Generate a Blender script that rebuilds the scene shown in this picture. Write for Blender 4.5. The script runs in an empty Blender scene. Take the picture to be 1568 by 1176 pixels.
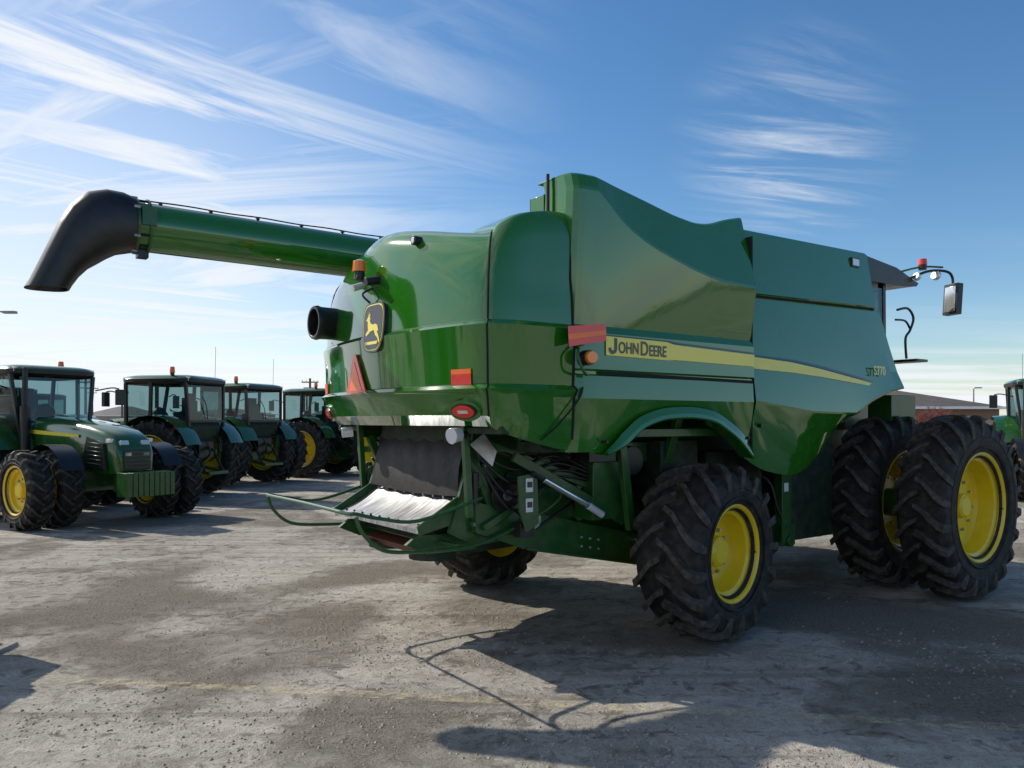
import bpy, math, random
from mathutils import Vector, Matrix, Euler
random.seed(7)
R=math.radians
sc=bpy.context.scene
try:
    sc.view_settings.view_transform='Standard'; sc.view_settings.look='None'; sc.view_settings.exposure=0
except Exception: pass

# ---------------------------------------------------------------- materials
def newmat(name):
    m=bpy.data.materials.new(name); m.use_nodes=True
    nt=m.node_tree; b=nt.nodes['Principled BSDF']; return m,nt,b
def N(nt,t,**k):
    n=nt.nodes.new(t)
    for a,v in k.items(): setattr(n,a,v)
    return n
def simple(name,col,rough=.5,metal=0,coat=0,noise=.12,nscale=6,bump=0,bscale=60,spec=.5,dust=0,stretch=None):
    m,nt,b=newmat(name)
    tc=N(nt,'ShaderNodeTexCoord'); vec=tc.outputs['Object']
    if stretch:
        mp=N(nt,'ShaderNodeMapping'); mp.inputs['Scale'].default_value=stretch; nt.links.new(vec,mp.inputs[0]); vec=mp.outputs[0]
    nz=N(nt,'ShaderNodeTexNoise'); nz.inputs['Scale'].default_value=nscale; nz.inputs['Detail'].default_value=3
    nt.links.new(vec,nz.inputs['Vector'])
    r=N(nt,'ShaderNodeValToRGB')
    r.color_ramp.elements[0].position=.3; r.color_ramp.elements[1].position=.7
    c0=[c*(1-noise) for c in col]; c1=[min(1,c*(1+noise)) for c in col]
    r.color_ramp.elements[0].color=(*c0,1); r.color_ramp.elements[1].color=(*c1,1)
    nt.links.new(nz.outputs['Fac'],r.inputs['Fac'])
    out=r.outputs['Color']
    if dust>0:
        n2=N(nt,'ShaderNodeTexNoise'); n2.inputs['Scale'].default_value=nscale*2.3; n2.inputs['Detail'].default_value=4
        nt.links.new(vec,n2.inputs['Vector'])
        rr=N(nt,'ShaderNodeMapRange'); rr.inputs[1].default_value=.42; rr.inputs[2].default_value=.75; rr.inputs[4].default_value=dust
        nt.links.new(n2.outputs['Fac'],rr.inputs[0])
        mx=N(nt,'ShaderNodeMixRGB'); mx.inputs[2].default_value=(.17,.145,.11,1)
        nt.links.new(rr.outputs[0],mx.inputs[0]); nt.links.new(out,mx.inputs[1]); out=mx.outputs[0]
    nt.links.new(out,b.inputs['Base Color'])
    b.inputs['Roughness'].default_value=rough; b.inputs['Metallic'].default_value=metal
    b.inputs['Coat Weight'].default_value=coat; b.inputs['Coat Roughness'].default_value=.02
    b.inputs['Specular IOR Level'].default_value=spec
    if bump>0:
        n3=N(nt,'ShaderNodeTexNoise'); n3.inputs['Scale'].default_value=bscale; n3.inputs['Detail'].default_value=2
        bp=N(nt,'ShaderNodeBump'); bp.inputs['Strength'].default_value=bump; bp.inputs['Distance'].default_value=.01
        nt.links.new(vec,n3.inputs['Vector']); nt.links.new(n3.outputs['Fac'],bp.inputs['Height'])
        nt.links.new(bp.outputs[0],b.inputs['Normal'])
    return m
PAINT=simple('green_paint',(.018,.145,.008),.08,0,.9,.04,3,.12,1.6,.6)
PAINT2=simple('green_chassis_paint',(.012,.085,.012),.36,0,.3,.15,5,0,60,.5,.22)
TRAC=simple('tractor_green_paint',(.010,.080,.008),.2,0,.8,.08,3,0,60,.5,.10)
DARKG=simple('dark_housing',(.006,.022,.008),.6,0,0,.3,4,0,60,.4,.2)
YEL=simple('yellow_rim_paint',(.88,.62,.012),.35,0,.3,.05,4,0,60,.5,.08)
DECY=simple('yellow_decal',(.88,.72,.07),.35,0,.6,.03,4)
DECB=simple('black_decal',(.01,.012,.02),.35,0,.5,.03,4)
DECBL=simple('navy_decal',(.015,.03,.07),.35,0,.5,.03,4)
TYRE=simple('tyre_rubber',(.011,.011,.011),.7,0,0,.25,5,.2,50,.35,.22)
LUG=simple('tyre_lug_rubber',(.034,.031,.028),.72,0,0,.4,9,.25,60,.4,.5)
BLK=simple('black_plastic',(.012,.012,.013),.36,0,0,.2,6,.03,80,.5,.06)
SEAM=simple('seam_shadow_gap',(.003,.006,.004),.8)
RUB=simple('rubber_curtain',(.012,.011,.011),.55,0,0,.3,6,.2,20,.4,.12)
STEEL=simple('worn_steel',(.52,.53,.55),.40,.85,0,.45,3.5,.35,9,.5,.30,(1.2,8,1.2))
CHROME=simple('chrome_rod',(.75,.76,.78),.2,.9)
RED=simple('red_reflector',(.75,.035,.02),.3,0,.6,.05)
ORG=simple('orange_reflector',(.95,.16,.01),.35,0,.4,.05)
AMB=simple('amber_lens',(.9,.22,.01),.2,0,.8,.05)
WHT=simple('white_decal',(.75,.75,.73),.4,0,0,.05)
LENS=simple('lamp_lens',(.7,.72,.75),.15,.2,.8,.05)
PRIM=simple('red_brown_primer',(.12,.035,.02),.5)
def glassmat():
    m,nt,b=newmat('cab_glass')
    tr=N(nt,'ShaderNodeBsdfTransparent'); tr.inputs[0].default_value=(.42,.56,.57,1)
    gl=N(nt,'ShaderNodeBsdfGlossy'); gl.inputs['Roughness'].default_value=.02
    lw=N(nt,'ShaderNodeLayerWeight'); lw.inputs[0].default_value=.5
    pw=N(nt,'ShaderNodeMath',operation='POWER'); pw.inputs[1].default_value=4; nt.links.new(lw.outputs['Facing'],pw.inputs[0])
    ma=N(nt,'ShaderNodeMath',operation='MULTIPLY_ADD'); ma.inputs[1].default_value=.7; ma.inputs[2].default_value=.06; nt.links.new(pw.outputs[0],ma.inputs[0])
    mx=N(nt,'ShaderNodeMixShader')
    nt.links.new(ma.outputs[0],mx.inputs[0]); nt.links.new(tr.outputs[0],mx.inputs[1]); nt.links.new(gl.outputs[0],mx.inputs[2])
    nt.links.new(mx.outputs[0],nt.nodes['Material Output'].inputs[0])
    return m
GLASS=glassmat()

# ---------------------------------------------------------------- mesh builder
class MB:
    def __init__(s): s.v=[];s.f=[];s.m=[];s.mats=[]
    def mi(s,mat):
        if mat not in s.mats: s.mats.append(mat)
        return s.mats.index(mat)
    def add(s,vs,fs,mat):
        o=len(s.v); s.v+= [tuple(v) for v in vs]; i=s.mi(mat)
        for f in fs: s.f.append(tuple(a+o for a in f)); s.m.append(i)
    def box(s,c,d,mat,rot=None):
        hx,hy,hz=d[0]/2,d[1]/2,d[2]/2
        vs=[Vector((x,y,z)) for x in(-hx,hx) for y in(-hy,hy) for z in(-hz,hz)]
        if rot: 
            M=Euler(rot).to_matrix(); vs=[M@v for v in vs]
        vs=[v+Vector(c) for v in vs]
        s.add(vs,[(0,1,3,2),(4,6,7,5),(0,4,5,1),(2,3,7,6),(0,2,6,4),(1,5,7,3)],mat)
    def beam(s,a,b,w,h,mat):
        a=Vector(a);b=Vector(b);d=(b-a).normalized()
        up=Vector((0,0,1)) if abs(d.z)<.95 else Vector((0,1,0))
        sd=d.cross(up).normalized(); u=sd.cross(d).normalized()
        vs=[]
        for p in(a,b):
            for i,j in((-1,-1),(1,-1),(1,1),(-1,1)): vs.append(p+sd*i*w/2+u*j*h/2)
        s.add(vs,[(0,1,2,3),(4,7,6,5)]+[(i,i+4,(i+1)%4+4,(i+1)%4) for i in range(4)],mat)
    def cyl(s,a,b,r,mat,n=16,r2=None,cap=True):
        a=Vector(a);b=Vector(b);d=(b-a).normalized(); r2=r if r2 is None else r2
        up=Vector((0,0,1)) if abs(d.z)<.95 else Vector((0,1,0))
        sd=d.cross(up).normalized(); u=sd.cross(d).normalized()
        vs=[]
        for p,rr in((a,r),(b,r2)):
            for i in range(n):
                t=2*math.pi*i/n; vs.append(p+(sd*math.cos(t)+u*math.sin(t))*rr)
        fs=[(i,(i+1)%n,(i+1)%n+n,i+n) for i in range(n)]
        if cap: fs+= [tuple(range(n))[::-1],tuple(range(n,2*n))]
        s.add(vs,fs,mat)
    def tube(s,pts,r,mat,n=8,smooth=True):
        pts=[Vector(p) for p in pts]
        if smooth and len(pts)>2: pts=catmull(pts,5)
        vs=[];prev=None
        for i,p in enumerate(pts):
            d=(pts[min(i+1,len(pts)-1)]-pts[max(i-1,0)]).normalized()
            if prev is None:
                up=Vector((0,0,1)) if abs(d.z)<.9 else Vector((0,1,0))
                sd=d.cross(up).normalized()
            else: sd=(prev-d*prev.dot(d)).normalized()
            prev=sd; u=sd.cross(d)
            for k in range(n):
                t=2*math.pi*k/n; vs.append(p+(sd*math.cos(t)+u*math.sin(t))*r)
        fs=[]
        for i in range(len(pts)-1):
            for k in range(n): fs.append((i*n+k,i*n+(k+1)%n,(i+1)*n+(k+1)%n,(i+1)*n+k))
        fs+=[tuple(range(n))[::-1],tuple((len(pts)-1)*n+k for k in range(n))]
        s.add(vs,fs,mat)
    def grid(s,rows,mat,close=False):
        nr=len(rows);nc=len(rows[0]);vs=[p for r in rows for p in r];fs=[]
        for i in range(nr-1):
            for j in range(nc-1 if not close else nc):
                k=(j+1)%nc; fs.append((i*nc+j,i*nc+k,(i+1)*nc+k,(i+1)*nc+j))
        s.add(vs,fs,mat)
    def lathe(s,prof,mat,n=48,cy=0):
        rows=[[(r*math.cos(2*math.pi*i/n),y+cy,r*math.sin(2*math.pi*i/n)) for i in range(n)] for r,y in prof]
        s.grid(rows,mat,True)
    def prism(s,poly,y0,y1,mat):
        n=len(poly); vs=[(x,y0,z) for x,z in poly]+[(x,y1,z) for x,z in poly]
        s.add(vs,[tuple(range(n)),tuple(range(2*n-1,n-1,-1))]+[(i,(i+1)%n,(i+1)%n+n,i+n) for i in range(n)],mat)
    def obj(s,name,parent=None,loc=(0,0,0),rot=(0,0,0),ang=35,bevel=0):
        me=bpy.data.meshes.new(name); me.from_pydata(s.v,[],s.f)
        for m in s.mats: me.materials.append(m)
        me.polygons.foreach_set('material_index',s.m)
        me.polygons.foreach_set('use_smooth',[True]*len(s.f)); me.update()
        try: me.set_sharp_from_angle(angle=R(ang))
        except Exception: pass
        o=bpy.data.objects.new(name,me); sc.collection.objects.link(o)
        o.location=loc;o.rotation_euler=rot
        if parent: o.parent=parent
        if bevel>0:
            b=o.modifiers.new('bevel','BEVEL'); b.width=bevel;b.segments=2;b.limit_method='ANGLE';b.angle_limit=R(40)
        return o
def catmull(P,k):
    out=[]
    n=len(P)
    for i in range(n-1):
        p0=P[max(i-1,0)];p1=P[i];p2=P[i+1];p3=P[min(i+2,n-1)]
        for j in range(k):
            t=j/k
            out.append(.5*((2*p1)+(p2-p0)*t+(2*p0-5*p1+4*p2-p3)*t*t+(3*p1-p0-3*p2+p3)*t**3))
    out.append(P[-1]); return out
def itp(x,tab):
    if x<=tab[0][0]: return tab[0][1]
    for (a,b),(c,d) in zip(tab,tab[1:]):
        if x<=c: return b+(d-b)*(x-a)/(c-a)
    return tab[-1][1]
def sitp(x,tab,w=.12):
    return (itp(x-w,tab)+itp(x-w/2,tab)+itp(x,tab)*2+itp(x+w/2,tab)+itp(x+w,tab))/6
def empty(name,loc,rz=0):
    e=bpy.data.objects.new(name,None); sc.collection.objects.link(e); e.location=loc; e.rotation_euler=(0,0,rz); e.empty_display_size=.3; return e
def inst(o,name,parent,loc,rot=(0,0,0),scale=(1,1,1)):
    c=bpy.data.objects.new(name,o.data); sc.collection.objects.link(c); c.parent=parent; c.location=loc;c.rotation_euler=rot;c.scale=scale; return c

# ---------------------------------------------------------------- wheel (axis = Y, outer face towards -Y)
def wheel_mb(Rr,W,rim,nl,dish=.2,lug=.045,lw=.055):
    mb=MB(); h=W/2; rc=Rr-lug
    prof=[(rim-.02,-h*.72),(rim+.02,-h*.86),(rim+.06,-h*.93),((rim+rc)/2,-h*1.02),(rc-.10,-h*.99),(rc-.045,-h*.93),(rc-.012,-h*.80),(rc,-h*.5),(rc+.004,0)]
    prof=prof+[(r,-y) for r,y in prof[-2::-1]]
    mb.lathe(prof,TYRE,64)
    def rad(y):
        a=abs(y)/h
        return itp(a,[(0,rc+.004),(.5,rc),(.8,rc-.012),(.93,rc-.045),(.99,rc-.10),(1.02,rc-.16)])
    for i in range(nl):
        for sgn in(-1,1):
            ph=2*math.pi*(i+(.5 if sgn>0 else 0))/nl
            rows=[]
            for a,top,ww in((-.08,.98,.72),(.25,1,.82),(.55,1,.95),(.8,1,1.05),(.955,.98,1.2),(1.0,.7,1.2),(1.02,.12,1.0)):
                y=a*h*sgn; r=rad(y); rt=r+lug*top+ (0 if a<.9 else (.016 if a<.98 else .0))
                yo=y if a<.9 else sgn*h*(a+.055*top)
                adv=(abs(a)*h*1.0)/rc
                c=ph+adv; dw=lw*ww/2/rc
                ring=[]
                for rr,k,yy in((r-.03,-1.3,y*.97),(rt,-1,yo),(rt,1,yo),(r-.03,1.3,y*.97)):
                    t=c+dw*k; ring.append((rr*math.cos(t),yy,rr*math.sin(t)))
                rows.append(ring)
            mb.grid(rows,LUG)
            n=len(mb.v); li=mb.mi(LUG); mb.f.append((n-4,n-3,n-2,n-1)); mb.m.append(li)
            s0=n-len(rows)*4; mb.f.append((s0+3,s0+2,s0+1,s0)); mb.m.append(li)
    for rr in(rim+.09,(rim+rc)/2+.02):
        for sg in(-1,1):
            y=sg*h*1.005
            mb.lathe([(rr-.012,y),(rr,y+sg*.008),(rr+.012,y)],TYRE,64)
    d=-h*.86
    mb.lathe([(rim+.045,d+.03),(rim+.05,d-.005),(rim+.03,d-.016),(rim+.01,d),(rim-.005,d+.05),(rim-.05,d+.075),(rim-.06,d+.13),(rim-.075,d+dish-.03),(rim-.10,d+dish),(rim*.62,d+dish+.02),(rim*.52,d+dish-.03),(rim*.46,d+dish-.035),(.14,d+dish-.035),(.13,d+dish-.10),(.10,d+dish-.12),(0.001,d+dish-.12)],YEL,56)
    mb.lathe([(rim+.04,-d-.02),(rim+.03,-d+.012),(rim-.005,-d-.02),(rim-.05,-d-.08),(rim-.06,d+dish+.1),(rim-.1,d+dish+.03),(.2,d+dish+.04),(.15,-d*.4),(.001,-d*.4)],YEL,56)
    for i in range(10):
        t=2*math.pi*i/10; x,z=rim*.49*math.cos(t),rim*.49*math.sin(t)
        mb.cyl((x,d+dish-.02,z),(x,d+dish-.065,z),.018,STEEL,6)
    mb.cyl((rim-.03,d+.03,.0),(rim-.05,d-.02,.0),.008,BLK,6)
    return mb

# =================================================================== COMBINE
comb=empty('combine_harvester',(0.81,8.0,0),R(36.0))
def side_shell(sg):
    mb=MB()
    top=[(-1.36,3.79),(-1.0,3.755),(-.745,3.72),(-.4,3.66),(-.1,3.635),(.1,3.66),(.35,3.745),(.575,3.80)]
    cr=[(-1.36,3.70),(-1.18,3.52),(-1.0,3.41),(-.745,3.31),(-.27,3.19),(.07,3.13),(.575,3.12)]
    hb=[(-1.36,1.66),(-1.249,1.647),(-1.05,1.72),(-.856,1.85),(-.55,1.925),(-.268,1.935),(0,1.905),(.162,1.842),(.35,1.74),(.484,1.633),(.575,1.59)]
    def prof(X):
        b=itp(X,hb);c=sitp(X,cr);t=sitp(X,top,.08) if X<.5 else itp(X,top)
        return [(b,-1.525),(max(b+.03,2.075),-1.60),(2.25,-1.588),(2.262,-1.575),(2.285,-1.575),(2.30,-1.602),(2.40,-1.598),(2.58,-1.598),(2.64,-1.560),(c-.012,-1.626),(c+.012,-1.624),(t-.015,-1.624+(t-.015-c)*.25),(t,-1.605+(t-c)*.25),(t-.01,-1.55+(t-c)*.24)]
    def fine2(pr):
        ks=[4,1,1,1,1,1,1,1,5,1,5,1,1]; out=[]
        for i,((a,b),(c,d)) in enumerate(zip(pr,pr[1:])):
            for j in range(ks[i]): out.append((a+(c-a)*j/ks[i],b+(d-b)*j/ks[i]))
        out.append(pr[-1]); return out
    xs=[-1.36+ (1.935)*i/60 for i in range(61)]
    cols=[[(X,-sg*y,h) for h,y in fine2(prof(X))] for X in xs]
    p0=fine2(prof(-1.36)); pre=[]
    for dx,dy in((-.205,.40),(-.215,.25),(-.217,.13),(-.205,.06),(-.17,.03),(-.12,.012),(-.05,.004)):
        pre.append([(-1.36+dx,-sg*(y+dy),h+(.04*dy)) for h,y in p0])
    mb.grid(pre+cols,PAINT)
    mb.grid([pre[0],[(x+.6,y,z) for x,y,z in pre[0]]],PAINT)
    mb.grid([[(.575,-sg*y,h) for h,y in fine2(prof(.575))],[(.575,-sg*(y+.06),h) for h,y in fine2(prof(.575))]],PAINT)
    arch=[(-1.26,1.645),(-1.16,1.675),(-1.05,1.72),(-.95,1.79),(-.856,1.85),(-.7,1.90),(-.55,1.925),(-.268,1.935),(0,1.905),(.162,1.842),(.35,1.74),(.484,1.633),(.56,1.57)]
    arch=[Vector((a,b)) for a,b in arch]; arch=catmull(arch,3)
    rows=[[],[],[],[],[]]
    for i,p in enumerate(arch):
        d=(arch[min(i+1,len(arch)-1)]-arch[max(i-1,0)]).normalized(); n=Vector((-d.y,d.x))
        w=.075*min(1,i/6,(len(arch)-1-i)/6+.15)+.012
        q=p+n*w
        rows[0].append((q.x,sg*1.59,q.y)); m=p+n*w*.35
        rows[1].append((m.x,sg*1.614,m.y)); rows[2].append((p.x,sg*1.620,p.y)); 
        k=p-n*.012; rows[3].append((k.x,sg*1.612,k.y)); rows[4].append((p.x,sg*1.45,p.y))
    mb.grid(rows,PAINT)
    hb2=[(.6,1.565),(.724,1.495),(.9,1.43),(1.15,1.385),(1.33,1.365),(1.48,1.385),(1.63,1.45),(1.85,1.60),(2.05,1.77),(2.275,1.93),(2.6,2.08),(2.93,2.18),(3.28,2.235)]
    cols=[];k=60
    for i in range(k+1):
        s=i/k; Xb=.6+s*2.68; b=sitp(Xb,hb2,.05); c=max(itp(Xb,[(.6,2.08),(1.5,1.99),(2.2,1.98)]),b+.04)
        col=[]
        pr=[(b,-1.47),(b+(c-b)*.5,-1.54),(c-.008,-1.604),(c+.012,-1.605),(2.45,-1.562),(2.75,-1.525),(3.05+s*.06,-1.49),(3.065+s*.06,-1.475)]
        for j,(h,y) in enumerate(pr):
            X=.6+s*(itp(h,[(2.23,3.28),(3.1,2.95)])-.6); col.append((X,-sg*y,h))
        cols.append(col)
    mb.grid(cols,PAINT)
    mb.grid([cols[-1],[(x-.05,y-sg*.10,z) for x,y,z in cols[-1]]],PAINT)
    cols=[]
    for i in range(21):
        s=i/20; X=.6+s*2.2; t=3.71+s*.05
        cols.append([(X+(.1*(1-j/3) if i==20 else 0),-sg*y,h) for j,(h,y) in enumerate([(3.085+s*.06,-1.475),(3.10+s*.06,-1.49),(t-.02,-1.41),(t,-1.395)])]+[(X,sg*1.33,t)])
    mb.grid(cols,PAINT)
    mb.grid([cols[-1],[(x-.02,y-sg*.6,z) for x,y,z in cols[-1]]],PAINT)
    return mb
for sg,nm in((-1,'right'),(1,'left')):
    mb=side_shell(1 if sg>0 else -1); mb.obj('side_panels_'+nm,comb,ang=5.5)
def yfront(h): return itp(h,[(2.04,-1.602),(2.45,-1.562),(2.75,-1.525),(3.05,-1.49)])

# rear shell
ctrl=[(-1.56,-1.57,3.50,1.68),(-1.7,-1.575,3.495,1.70),(-1.90,-1.57,3.46,1.745),(-2.10,-1.555,3.40,1.80),(-2.26,-1.49,3.32,1.85),(-2.34,-1.36,3.30,1.86),(-2.42,-1.0,3.36,1.865),(-2.49,-.5,3.46,1.865),(-2.52,0,3.52,1.865)]
full=ctrl+[(x,-y,t,b) for x,y,t,b in ctrl[-2::-1]]
P4=[Vector(p) for p in full]
cc=catmull(P4,8)
rowspec=[(0,'b',.17),(.08,'b',.06),(2.08,'a',.01),(2.135,'a',-.03),(2.17,'a',.02),(2.40,'a',.01),(2.595,'a',-.012),(2.63,'a',.022),(2.8,'a',.03),(2.98,'a',.05),(.20,'t',.08),(.13,'t',.10),(.07,'t',.13),(.03,'t',.165),(.008,'t',.21),(0,'t',.30)]
def rear_col(i):
    p=cc[i]; a=cc[max(i-1,0)];b=cc[min(i+1,len(cc)-1)]
    d=Vector((b.x-a.x,b.y-a.y)).normalized(); n=Vector((d.y,-d.x))
    if n.dot(Vector((-1.6-p.x,-p.y)))<0: n=-n
    k=1.0 if p.x<-2.32 else (.5+.5*max(0,min(1,(-1.95-p.x)/.37)))
    out=[]
    for h,t,ins in rowspec:
        z=h if t=='a' else (p.w+h if t=='b' else p.z-h)
        kk=k if ins>.05 else 1
        q=Vector((p.x,p.y))+n*ins*kk
        out.append(Vector((q.x,q.y,z)))
    return out
cols=[rear_col(i) for i in range(len(cc))]
mb=MB(); mb.grid(cols,PAINT)
ring=[c[-1] for c in cols]; cen=Vector((-1.65,0,3.54))
r2=[p.lerp(cen,.4)+Vector((0,0,.02)) for p in ring]; mb.grid([ring,r2,[cen]*len(ring)],PAINT)
mb.obj('rear_hood',comb,ang=32)
def rsurf(Y,h):
    best=None
    for i in range(4,len(cols)-4):
        c=cols[i]
        for a,b in zip(c,c[1:]):
            if a.z<=h<=b.z and b.z>a.z:
                q=a.lerp(b,(h-a.z)/(b.z-a.z))
                if best is None or abs(q.y-Y)<abs(best[0].y-Y): best=(q,i)
    return best[0]
def rpt(Y,h,off,dh=.05):
    q=rsurf(Y,h); q1=rsurf(Y-.12,h); q2=rsurf(Y+.12,h); q3=rsurf(Y,h+dh); q0=rsurf(Y,h-dh)
    n=(q2-q1).cross(q3-q0).normalized()
    if n.x>0 and abs(Y)<1.45: n=-n
    if abs(q2.y-q1.y)>1e-4:
        t=(Y-q1.y)/(q2.y-q1.y); q=Vector((q.x if abs(q.y-Y)<.02 else q1.x+(q2.x-q1.x)*t,Y,h))
    return q+n*off,n
mb=MB()
half=len(cc)//2
iseam=min(range(half),key=lambda i:abs(cc[i].x+2.29))
mb.tube([p+Vector((-.002,-.002,0)) for p in cols[iseam][1:]],.008,SEAM,6,False)
mb.tube([p+Vector((0,.002,0)) for p in cols[len(cc)-1-iseam][1:]],.008,SEAM,6,False)
mb.tube([c[7]+Vector((-.004,0,-.012)) for c in cols],.0075,SEAM,6,False)
mb.tube([c[4]+Vector((-.002,0,-.006)) for c in cols[iseam:len(cc)-iseam]],.007,SEAM,6,False)
mb.tube([(-1.50,-1.60,2.16),(-1.53,-1.598,2.08),(-1.62,-1.593,1.98),(-1.74,-1.575,1.86),(-1.86,-1.54,1.76)],.008,SEAM,6)
for s in(-1,1):
    mb.tube([p+Vector((.004,s*.002,0)) for p in cols[0 if s<0 else -1][1:]],.010,SEAM,6,False)
    mb.box((-1.55,s*1.42,2.6),(.05,.15,1.7),SEAM)
    mb.box((.5875,s*1.49,2.6),(.02,.16,2.0),SEAM); mb.box((1.75,s*1.43,3.09),(2.3,.06,.1),SEAM)
mb.obj('panel_seams',comb)

# decals / stripe
mb=MB()
def strip(tab,yf,mat,n=24,yoff=.006):
    x0,x1=tab[0][0],tab[-1][0];rt=[];rb=[]
    for i in range(n+1):
        X=x0+(x1-x0)*i/n; lo=itp(X,[(a,b) for a,b,c in tab]); hi=itp(X,[(a,c) for a,b,c in tab])
        rb.append((X,yf(lo)-yoff,lo)); rt.append((X,yf(hi)-yoff,hi))
    mb.grid([rb,rt],mat)
fm=lambda h:-1.601
strip([(-1.27,2.412,2.56),(-.52,2.402,2.553),(-.50,2.410,2.535),(.572,2.398,2.505)],fm,DECY)
strip([(-1.27,2.565,2.572),(-.52,2.558,2.566),(-.50,2.545,2.558),(.572,2.515,2.527)],fm,DECBL)
strip([(.603,2.385,2.495),(1.2,2.37,2.47),(1.68,2.345,2.425),(2.3,2.30,2.35),(2.7,2.272,2.30),(3.02,2.25,2.262)],yfront,DECY)
strip([(.603,2.503,2.515),(1.2,2.48,2.50),(1.68,2.435,2.46),(2.3,2.36,2.385),(2.7,2.306,2.325),(3.02,2.264,2.275)],yfront,DECBL)
strip([(-1.33,2.262,2.288),(.572,2.245,2.272)],lambda h:-1.587,SEAM)
J=[(.062,.120),(.092,.120),(.092,.030),(.078,.005),(.050,-.008),(.020,-.004),(.004,.016),(.0,.040),(.028,.044),(.032,.028),(.045,.020),(.058,.026),(.062,.042)]
mb.add([(-1.245+x,-1.6105,2.430+z) for x,z in J],[tuple(range(len(J)))],DECB)
mb.box((2.55,-1.435,3.62),(.12,.03,.07),LENS)
mb.box((2.55,-1.430,3.62),(.15,.03,.10),BLK)
mb.cyl((.7,-1.54,1.86),(.7,-1.60,1.86),.02,BLK,12)
for X,h in((-1.25,1.74),(.5,1.75)): mb.cyl((X,-1.54,h),(X,-1.605,h),.012,BLK,10)
mb.obj('side_decals',comb)
def text(s,loc,size,mat,rot=(R(90),0,0),bold=.0,sx=1,ext=.001):
    cu=bpy.data.curves.new('lettering','FONT'); cu.body=s; cu.size=size; cu.offset=bold; cu.extrude=ext
    cu.materials.append(mat); o=bpy.data.objects.new('lettering',cu); sc.collection.objects.link(o)
    o.parent=comb;o.location=loc;o.rotation_euler=rot;o.scale=(sx,1,1); return o
text('OHN',(-1.14,-1.611,2.437),.125,DECB,bold=.002,sx=.78)
text('D',(-.90,-1.611,2.43),.160,DECB,bold=.002,sx=.80)
text('EERE',(-.80,-1.611,2.43),.125,DECB,bold=.002,sx=.78)
text('S770',(2.62,-1.612,2.40),.135,DECY,rot=(R(86),0,0),bold=.002,sx=.9)

def decal_poly(pts,Y,h,off,mat,name=None,thick=.004,dh=.05):
    c,n=rpt(Y,h,off,dh); u=Vector((0,0,1)); u=(u-n*u.dot(n)).normalized(); r=u.cross(n).normalized()
    if r.y>0: r=-r
    vs=[c+r*x+u*y for x,y in pts]; m=len(vs)
    vs+= [v-n*thick for v in vs]
    mb.add(vs,[tuple(range(m))]+[(i,(i+1)%m,(i+1)%m+m,i+m) for i in range(m)],mat)
mb=MB()
def shield(w,h):
    pts=[]
    for i in range(40):
        t=2*math.pi*i/40; c,s=math.cos(t),math.sin(t)
        x=abs(c)**.45*math.copysign(1,c)*w/2; y=abs(s)**.5*math.copysign(1,s)*h/2
        if y<0: x*= 1-.28*(-y/(h/2))**2
        pts.append((x,y+.02))
    return pts
LY,LH=-.13,2.66
decal_poly(shield(.375,.42),LY,LH,.034,DECB,thick=.06,dh=.25)
decal_poly(shield(.345,.39),LY,LH,.037,DECY,dh=.25)
decal_poly(shield(.325,.37),LY,LH,.040,DECB,dh=.25)
deer=[(-.11,-.015),(-.085,.03),(-.05,.045),(0,.04),(.03,.055),(.05,.085),(.035,.10),(.055,.105),(.03,.15),(.06,.12),(.068,.16),(.078,.115),(.115,.085),(.085,.075),(.078,.03),(.07,0),(.11,-.03),(.10,-.05),(.055,-.03),(.03,-.015),(-.03,-.005),(-.06,-.05),(-.10,-.075),(-.13,-.12),(-.14,-.105),(-.11,-.05),(-.085,-.02)]
decal_poly([(-x,y) for x,y in deer],LY,LH+.00,.043,DECY,dh=.25)
decal_poly([(-.12,-.10),(.11,-.10),(.09,-.125),(-.10,-.125)],LY,LH,.043,DECY,dh=.25)
decal_poly([(-.20,-.17),(.20,-.17),(.22,-.14),(.03,.19),(-.03,.19),(-.22,-.14)],.22,2.29,.03,RED,thick=.012)
decal_poly([(-.14,-.125),(.14,-.125),(0,.125)],.22,2.29,.034,ORG)
decal_poly([(-.10,-.08),(.10,-.08),(.10,0),(-.10,0)],-1.24,2.245,.012,RED); decal_poly([(-.10,0),(.10,0),(.10,.035),(-.10,.035)],-1.24,2.245,.012,ORG)
decal_poly([(-.08,-.05),(.08,-.05),(.08,.05),(-.08,.05)],1.25,2.22,.012,ORG)
def oval(w,h,k=24): return [(w/2*math.cos(2*math.pi*i/k),h/2*math.sin(2*math.pi*i/k)) for i in range(k)]
for Y in(-1.24,1.24):
    decal_poly(oval(.32,.17),Y,1.98,.012,PAINT,thick=.03)
    decal_poly(oval(.25,.115),Y,1.98,.022,BLK,thick=.03)
    decal_poly(oval(.22,.095),Y,1.98,.030,RED,thick=.03)
    decal_poly([(-.05,-.012),(.05,-.012),(.05,.012),(-.05,.012)],Y,1.98,.032,LENS)
mb.obj('rear_decals_and_lamps',comb)
mb=MB()
mb.beam((-2.40,0.06,3.08),(-2.60,0.06,3.12),.07,.03,BLK); mb.cyl((-2.56,.06,3.10),(-2.56,.06,3.17),.045,BLK)
mb.cyl((-2.56,.06,3.17),(-2.56,.06,3.26),.062,AMB,20,.055); mb.cyl((-2.56,.06,3.26),(-2.56,.06,3.275),.05,AMB,20,.02)
mb.cyl((-2.45,-.10,3.09),(-2.58,-.10,3.06),.035,BLK); mb.cyl((-2.45,.2,3.09),(-2.56,.2,3.05),.03,LENS)
mb.tube([(-2.42,0,3.05),(-2.55,.02,2.98),(-2.5,-.02,2.9)],.01,BLK)
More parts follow.
